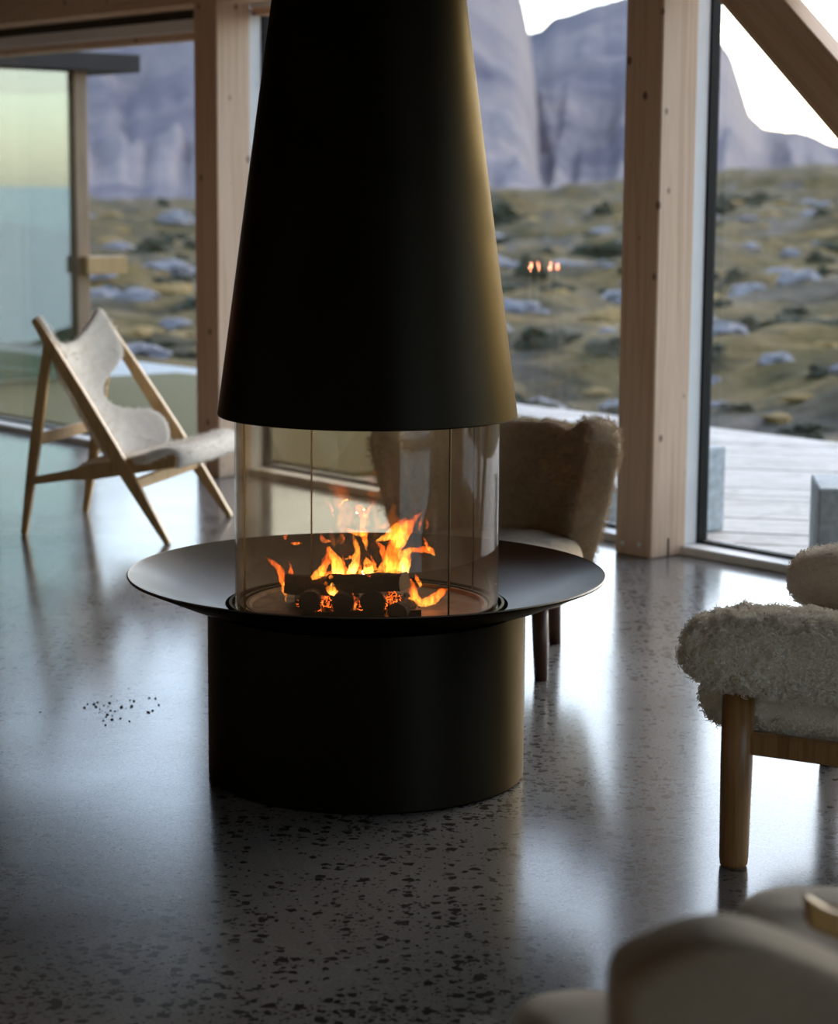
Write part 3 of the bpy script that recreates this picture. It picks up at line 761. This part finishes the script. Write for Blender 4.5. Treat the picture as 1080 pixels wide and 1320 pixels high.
softbox('armrest', (p.x + .02, p.y, p.z - .085), (.09, .26, .075), ((1, 0, 0), (0, 1, 0), (0, 0, 1)), 'beige_cloth', fc, e=(.8, .6), disp=.004, dscale=20)
p = L(1075, 1240, 2.55)
softbox('armrest', (p.x + .02, p.y, p.z), (.135, .24, .045), ((1, 0, 0), (0, 1, 0), (0, 0, 1)), 'beige_cloth', fc, e=(.8, .6), disp=.004, dscale=20)
q = [L(1040, 1158, 2.32), L(1042, 1196, 2.32), L(1085, 1215, 2.32), L(1130, 1215, 2.32), L(1130, 1190, 2.32), L(1075, 1180, 2.32)]
prism('arm_board', [(v.x, v.z) for v in q], (1, 0, 0), (0, 0, 1), (0, q[0].y, 0), (0, .03, 0), 'oak', fc, .003, 1)
softbox('seat', (.02, .05, .40), (.32, .34, .09), ((1, 0, 0), (0, 1, 0), (0, 0, 1)), 'beige_cloth', fc, e=(.6, .4))
for sx in (-.30, .36):
    for sy in (-.26, .33):
        tube('leg', [(sx, sy, 0), (sx, sy, .36)], [.022, .028], 'oak', fc)

# ------------------------------------------------------------------ table with candles by the left wall (seen mirrored in the glass)
gp = np.array(W(0, -.297)); nn3 = np.array(Nn)
def mirror_point(px, py, dist):
    r = ray(px, py); r = r / np.linalg.norm(r); t = ((gp - CAM) @ nn3) / (r @ nn3); h = CAM + r * t
    r2 = r - 2 * (r @ nn3) * nn3; return h + r2 * (dist - t)
c1, c2 = mirror_point(684, 341, 12.6), mirror_point(709, 341, 12.6)
tc_ = Vector(((c1[0] + c2[0]) / 2, (c1[1] + c2[1]) / 2, 0))
tb_ = empty('side_table', tc_); tag(tb_, 'round oak side table standing out of the picture, seen mirrored in the window', 'table')
ztop = c1[2] - .30
lathe('tabletop', [(0, ztop - .03), (.33, ztop - .03), (.345, ztop - .015), (.34, ztop), (0, ztop)], 'oak', tb_, seg=48)
for k in range(3):
    an = k * 2 * PI / 3
    tube('leg', [(.28 * math.cos(an), .28 * math.sin(an), 0), (.16 * math.cos(an), .16 * math.sin(an), ztop - .03)], [.016, .022], 'oak', tb_)
for c, lab in ((c1, 'lit white candle in a brass holder, mirrored in the window'), (c2, 'lit white candle in a brass holder, mirrored in the window')):
    cd = empty('candle', (c[0], c[1], ztop)); tag(cd, lab, 'candle', 'candles on the side table')
    lathe('holder', [(0, 0), (.045, 0), (.045, .006), (.012, .012), (.012, .05), (.018, .06), (.018, .075), (0, .075)], 'brass', cd, seg=24)
    lathe('wax_stick', [(0, .06), (.011, .06), (.010, .265), (0, .262)], 'wax', cd, seg=16)
    lathe('flame', [(0, .265), (.005, .275), (.0065, .285), (.0045, .300), (0, .318)], 'candle_flame', cd, seg=12)

# ------------------------------------------------------------------ outside: deck, lawn, blocks
wood('deck_wood', (.46, .425, .385), (.52, .485, .445), (.38, .35, .31), scale=(2, 2, 2), rough=.75)
dk = struct(wbox('deck', (-16, -3.9, -.30), (14, -.43, -.045), 'concrete_block', bev=0), 'pale boarded terrace outside the windows')
pd = Vector((.977, -.214, 0)); du, dv = pd.dot(U), pd.dot(Nn)      # board direction in (u,n)
cu, cv = -dv, du
PW = .145
ks_ = [u_ * cu + n_ * cv for u_ in (-8.4, 8) for n_ in (-3.9, -.43)]
k0, k1 = math.floor(min(ks_) / PW), math.ceil(max(ks_) / PW)
for k in range(k0, k1):
    poly = [(-8.4, -3.9), (8, -3.9), (8, -.43), (-8.4, -.43)]
    poly = clip(poly, cu, cv, (k + 1) * PW - .008); poly = clip(poly, -cu, -cv, -k * PW)
    if len(poly) < 3: continue
    ar = abs(sum(poly[i][0] * poly[(i + 1) % len(poly)][1] - poly[(i + 1) % len(poly)][0] * poly[i][1] for i in range(len(poly)))) / 2
    if ar < .02: continue
    prism('plank', poly, U, Nn, O + Vector((0, 0, -.045)), (0, 0, .028 + random.uniform(-.002, .002)), 'deck_wood', dk, 0)
lawn = struct(wbox('turf', (-8.2, -3.2, -.02), (-2.7, -.60, .012), 'turf', bev=.006), 'strip of short olive turf let into the terrace')
def block(u, n, s, h, rz, lab):
    c = W(u, n); e = empty('concrete_block', c, rz)
    e2 = box('concrete_block', (-s / 2, -s / 2, -.015), (s / 2, s / 2, h), 'concrete_block', None, .006, 1, Matrix.Translation(c) @ Matrix.Rotation(rz, 4, 'Z'))
    bpy.data.objects.remove(e); tag(e2, lab, 'block', 'concrete seat blocks on the terrace')
b1 = on_z(1043, 722); q = WF.inverted() @ Vector(b1)
block(q.x + .27, q.y - .02, .42, .34, math.radians(-6), 'grey concrete block outside the window beside the shearling armchair')
b2 = on_z(912, 684); q2 = WF.inverted() @ Vector(b2)
block(q2.x - .19, q2.y - .0, .30, .35, math.atan2(U.y, U.x), 'grey concrete block half hidden by the black window edge')
b3 = on_z(775, 676); q3 = WF.inverted() @ Vector(b3)
block(q3.x - .22, q3.y - .15, .26, .13, math.atan2(U.y, U.x), 'low blue-grey concrete block outside behind the rounded shearling chair')

# wing of the building beyond the left window
wg = empty('glazed_wing', W(-8.15, -2.3)); tag(wg, 'glazed wing with green solar glass and dark eave beyond the left window', 'building')
def gbox(name, lo, hi, m, bev=.004): 
    o = wbox(name, lo, hi, m, None, bev)
    o.parent = wg; o.matrix_parent_inverse = Matrix.Translation(wg.location).inverted(); return o
gbox('corner_post', (-8.20, -2.36, 0), (-8.10, -2.25, 2.30), 'cladding')
gbox('eave', (-12.2, -2.75, 2.29), (-7.98, -.37, 2.42), 'roof_metal')
gbox('glass_wall', (-8.17, -2.24, .03), (-8.15, -.40, 2.29), 'solar_glass', 0)
gbox('glass_wall', (-12.0, -2.33, .03), (-8.20, -2.31, 2.29), 'solar_glass', 0)
gbox('bench_rail', (-8.10, -2.62, .80), (-8.0, -2.28, .93), 'oak')
gbox('inner_floor', (-12.0, -2.3, -.01), (-8.2, -.40, .02), 'spruce_beam', 0)

# ------------------------------------------------------------------ land
def fbm2(x, y, oct=5, seed=0, lac=2.0, gain=.5):
    """vectorised value noise in -1..1"""
    r = np.random.default_rng(seed); tab = r.random((256, 256)) * 2 - 1
    tot = np.zeros_like(x); amp = 1.0; f = 1.0
    for o in range(oct):
        X, Y = x * f + o * 17.3, y * f + o * 9.1
        xi, yi = np.floor(X).astype(int), np.floor(Y).astype(int); fx, fy = X - xi, Y - yi
        fx = fx * fx * (3 - 2 * fx); fy = fy * fy * (3 - 2 * fy)
        a = tab[xi % 256, yi % 256]; b = tab[(xi + 1) % 256, yi % 256]; c = tab[xi % 256, (yi + 1) % 256]; d = tab[(xi + 1) % 256, (yi + 1) % 256]
        tot += amp * ((a * (1 - fx) + b * fx) * (1 - fy) + (c * (1 - fx) + d * fx) * fy); amp *= gain; f *= lac
    return tot
def grid_obj(name, X, Y, Zz, m):
    a, b = X.shape; vs = np.stack([X, Y, Zz], -1).reshape(-1, 3)
    i, j = np.meshgrid(np.arange(a - 1), np.arange(b - 1), indexing='ij'); q = (i * b + j).reshape(-1)
    fs = np.stack([q, q + 1, q + b + 1, q + b], -1)
    me = bpy.data.meshes.new(name); me.vertices.add(len(vs)); me.vertices.foreach_set('co', vs.reshape(-1).astype(np.float32))
    me.loops.add(fs.size); me.loops.foreach_set('vertex_index', fs.reshape(-1).astype(np.int32))
    me.polygons.add(len(fs)); me.polygons.foreach_set('loop_start', np.arange(0, fs.size, 4, dtype=np.int32)); me.polygons.foreach_set('loop_total', np.full(len(fs), 4, dtype=np.int32))
    me.update(calc_edges=True); me.validate()
    return link(name, me, m, None, True)
def ground_mat():
    m, t, b = mat('moor')
    v = coords(t)
    n1 = N(t, 'ShaderNodeTexNoise', i_Scale=.13, i_Detail=10.0, i_Roughness=.74); t.links.new(v, n1.inputs[0])
    n2 = N(t, 'ShaderNodeTexNoise', i_Scale=.07, i_Detail=5.0, i_Roughness=.6); t.links.new(v, n2.inputs[0])
    r1 = ramp(t, [(.36, (.012, .013, .006)), (.44, (.075, .06, .012)), (.49, (.18, .12, .045)), (.53, (.035, .031, .012)), (.60, (.10, .085, .06)), (.66, (.20, .185, .185))], n1.outputs[0])
    r2 = ramp(t, [(.42, (.12, .078, .028)), (.5, (.045, .037, .013)), (.58, (.15, .135, .13))], n2.outputs[0])
    o = mixc(t, .28, r1.outputs[0], r2.outputs[0])
    t.links.new(o, b.inputs['Base Color']); b.inputs['Roughness'].default_value = .95; b.inputs['Specular IOR Level'].default_value = .1
    n3 = N(t, 'ShaderNodeTexNoise', i_Scale=1.5, i_Detail=6.0); t.links.new(v, n3.inputs[0]); bump(t, b, n3.outputs[0], .6, .3)
    M['moor'] = m
    m, t, b = mat('hazed_rock')
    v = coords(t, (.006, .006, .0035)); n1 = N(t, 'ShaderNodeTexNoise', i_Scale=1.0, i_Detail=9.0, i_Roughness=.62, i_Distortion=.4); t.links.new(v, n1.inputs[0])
    r = ramp(t, [(.36, (.115, .105, .13)), (.46, (.17, .152, .168)), (.56, (.225, .193, .193)), (.66, (.155, .145, .16))], n1.outputs[0])  # distance haze is put into this mauve rock colour
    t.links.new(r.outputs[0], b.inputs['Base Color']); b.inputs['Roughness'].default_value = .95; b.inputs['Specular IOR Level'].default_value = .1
    bump(t, b, n1.outputs[0], .5, 20); M['hazed_rock'] = m
ground_mat()
plain('boulder_stone', (.19, .18, .19), .9, nscale=3, namp=.3, bstr=.5)
plain('heather', (.03, .03, .011), .95, nscale=5, namp=.5, bstr=.6)
plain('sea_water', (.10, .16, .19), .25)

def ground_z(x, y):
    d = np.sqrt(x * x + y * y); az = np.arctan2(x, y)
    nwall = (x - O.x) * Nn.x + (y - O.y) * Nn.y                     # distance into the room; outside is negative
    out = np.clip((-nwall - 3.9) / 6, 0, 1)
    z = -.22 - .75 * out * np.exp(-d / 90) - .15 * out
    z = z + fbm2(x * .16, y * .16, 5, 3, gain=.55) * .42 * out + fbm2(x * .035, y * .035, 5, 5) * np.clip((d - 14) / 60, 0, 1) * 2.0
    rise = np.clip((d - 60) / 340, 0, 1) ** 1.6
    hill = -1.6 + 6.0 * np.clip((np.degrees(az) - 3.5) / 7, 0, 1) + 3.0 * fbm2(x * .006, y * .006, 4, 9) - 3.5 * np.clip((-np.degrees(az) - 2) / 5, 0, 1)
    z = z + rise * hill
    near = np.clip((-nwall - 3.6) / .3, 0, 1)
    z = np.where(nwall > -3.75, -.6, z)
    return z
az = np.radians(np.concatenate([np.linspace(-62, -14, 60), np.linspace(-13.8, 15, 300), np.linspace(15.2, 70, 70)]))
dd = np.concatenate([np.geomspace(8, 60, 190), np.geomspace(61, 900, 190)[0:]])
A_, D_ = np.meshgrid(az, dd, indexing='ij'); X, Y = D_ * np.sin(A_), D_ * np.cos(A_)
struct(grid_obj('ground', X, Y, ground_z(X, Y), 'moor'), 'rocky autumn moorland rising towards the mountains')

def mountain(name, sky_px, d_ridge, d_foot, seed, lab, z_foot=-6, rough=1.0):
    xs = np.array([p[0] for p in sky_px]); ys = np.array([p[1] for p in sky_px])
    px = np.linspace(xs[0], xs[-1], 420); py = np.interp(px, xs, ys)
    py = py + fbm2(px * .03, px * 0, 4, seed) * 3.0 * rough
    dirs = np.array([ray(a, b) for a, b in zip(px, py)]); hz = np.hypot(dirs[:, 0], dirs[:, 1])
    ux, uy, sl = dirs[:, 0] / hz, dirs[:, 1] / hz, dirs[:, 2] / hz
    zr = EYE + sl * d_ridge
    t = np.linspace(0, 1.25, 110)
    T_, I_ = np.meshgrid(t, np.arange(len(px)), indexing='ij')
    D = d_foot + (d_ridge - d_foot) * T_
    prof = np.where(T_ <= 1, .18 * T_ + .82 * T_ ** 2.2, 1 - (T_ - 1) * 1.2)
    Xm, Ym = ux[I_] * D, uy[I_] * D
    nz = fbm2(Xm * .006 + seed, Ym * .006, 6, seed + 1) * 26 * np.clip(np.sin(np.clip(T_, 0, 1) * PI), 0, 1)
    gul = (np.abs(fbm2(px[I_] * .022, T_ * 1.5, 4, seed + 2)) - .3) * 45 * np.clip(T_ * (1 - T_) * 4, 0, 1)
    Zm = z_foot + (zr[I_] - z_foot) * prof + nz * .6 - gul * .5
    D2 = D - gul * 1.2; Xm, Ym = ux[I_] * D2, uy[I_] * D2
    # never above the ray to the ridge
    lim = EYE + sl[I_] * D2; Zm = np.minimum(Zm, np.where(T_ < 1, lim, Zm))
    return struct(grid_obj(name, Xm, Ym, Zm, 'hazed_rock'), lab)
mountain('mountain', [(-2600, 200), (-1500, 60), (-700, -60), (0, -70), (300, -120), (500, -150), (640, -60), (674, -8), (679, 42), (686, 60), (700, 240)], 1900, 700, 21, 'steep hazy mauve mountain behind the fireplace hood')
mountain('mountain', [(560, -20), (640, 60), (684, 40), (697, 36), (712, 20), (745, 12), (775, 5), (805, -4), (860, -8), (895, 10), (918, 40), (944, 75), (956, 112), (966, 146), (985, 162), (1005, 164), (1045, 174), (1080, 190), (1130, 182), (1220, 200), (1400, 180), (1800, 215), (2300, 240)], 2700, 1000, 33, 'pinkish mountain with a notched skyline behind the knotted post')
bm = bmesh.new(); bmesh.ops.create_circle(bm, cap_ends=True, segments=96, radius=30000)
so = bm_obj('sea', bm, 'sea_water'); so.location = (0, 0, -14); struct(so, 'flat sea reaching the horizon')

# boulders and heather clumps on the moor
def lump(name, seed, flat, m, rough):
    bm = bmesh.new(); bmesh.ops.create_icosphere(bm, subdivisions=3, radius=1)
    for v in bm.verts:
        d = 1 + rough * mnoise.noise(v.co * 1.3 + Vector((seed, 0, 0))) + rough * .5 * mnoise.noise(v.co * 3.1 + Vector((0, seed, 0)))
        v.co = Vector((v.co.x * d, v.co.y * d, v.co.z * d * flat))
    me = bpy.data.meshes.new(name); bm.to_mesh(me); bm.free(); me.materials.append(M[m]); return me
rocks = [lump('boulder', s, .6, 'boulder_stone', .45) for s in (1, 5, 9)]
plain('ochre_grass', (.24, .15, .045), .95, nscale=5, namp=.4, bstr=.6)
bush = [lump('heather_clump', s, .8, 'heather', .8) for s in (2, 7)]
tuss = [lump('grass_tussock', s, .4, 'ochre_grass', .5) for s in (3, 8)]
cnt = 0
placed = []
def scatter(meshes, name, n, lab, cat, grp, smin, smax):
    k = 0
    for trial in range(20000):
        if k >= n: break
        d = math.exp(random.uniform(math.log(17), math.log(230))); a = math.radians(random.uniform(-13, 14)); x, y = d * math.sin(a), d * math.cos(a)
        if (x - O.x) * Nn.x + (y - O.y) * Nn.y > -5.2: continue
        s = random.uniform(smin ** .5, smax ** .5) ** 2 * (d / 40) ** .8; sx, sy = s * random.uniform(.8, 1.6), s * random.uniform(.8, 1.3); r = max(sx, sy) * 1.5
        if any((x - q[0]) ** 2 + (y - q[1]) ** 2 < (r + q[2]) ** 2 for q in placed): continue
        placed.append((x, y, r))
        z = float(ground_z(np.array([x]), np.array([y]))[0])
        o = bpy.data.objects.new(name, random.choice(meshes)); col.objects.link(o)
        o.location = (x, y, z + s * .02); o.scale = (sx, sy, s * random.uniform(.55, 1.0)); o.rotation_euler = (0, 0, random.uniform(0, 6))
        tag(o, lab, cat, grp); k += 1
scatter(rocks, 'boulder', 290, 'weathered blue-grey boulder lying on the moor outside', 'boulder', 'boulders on the moor', .10, .5)
scatter(bush, 'heather_clump', 250, 'low olive heather clump growing on the moor outside', 'shrub', 'heather on the moor', .15, .6)
scatter(tuss, 'grass_tussock', 200, 'dry ochre grass tussock growing on the moor outside', 'grass', 'dry tussocks on the moor', .15, .6)

# crumbs of ash on the floor beside the fireplace
bm = bmesh.new()
for k in range(46):
    c = on_z(random.gauss(148, 26), random.gauss(914, 9)); r = random.uniform(.0015, .005)
    ic = bmesh.ops.create_icosphere(bm, subdivisions=1, radius=r, matrix=Matrix.Translation((c[0], c[1], r * .5)))
    for v in ic['verts']: v.co.z = .0005 + (v.co.z - .0005) * .6 if v.co.z > .0005 else .0005
tag(bm_obj('ash_crumbs', bm, 'char'), 'scatter of dark ash crumbs on the polished floor', 'ash', kind='stuff')
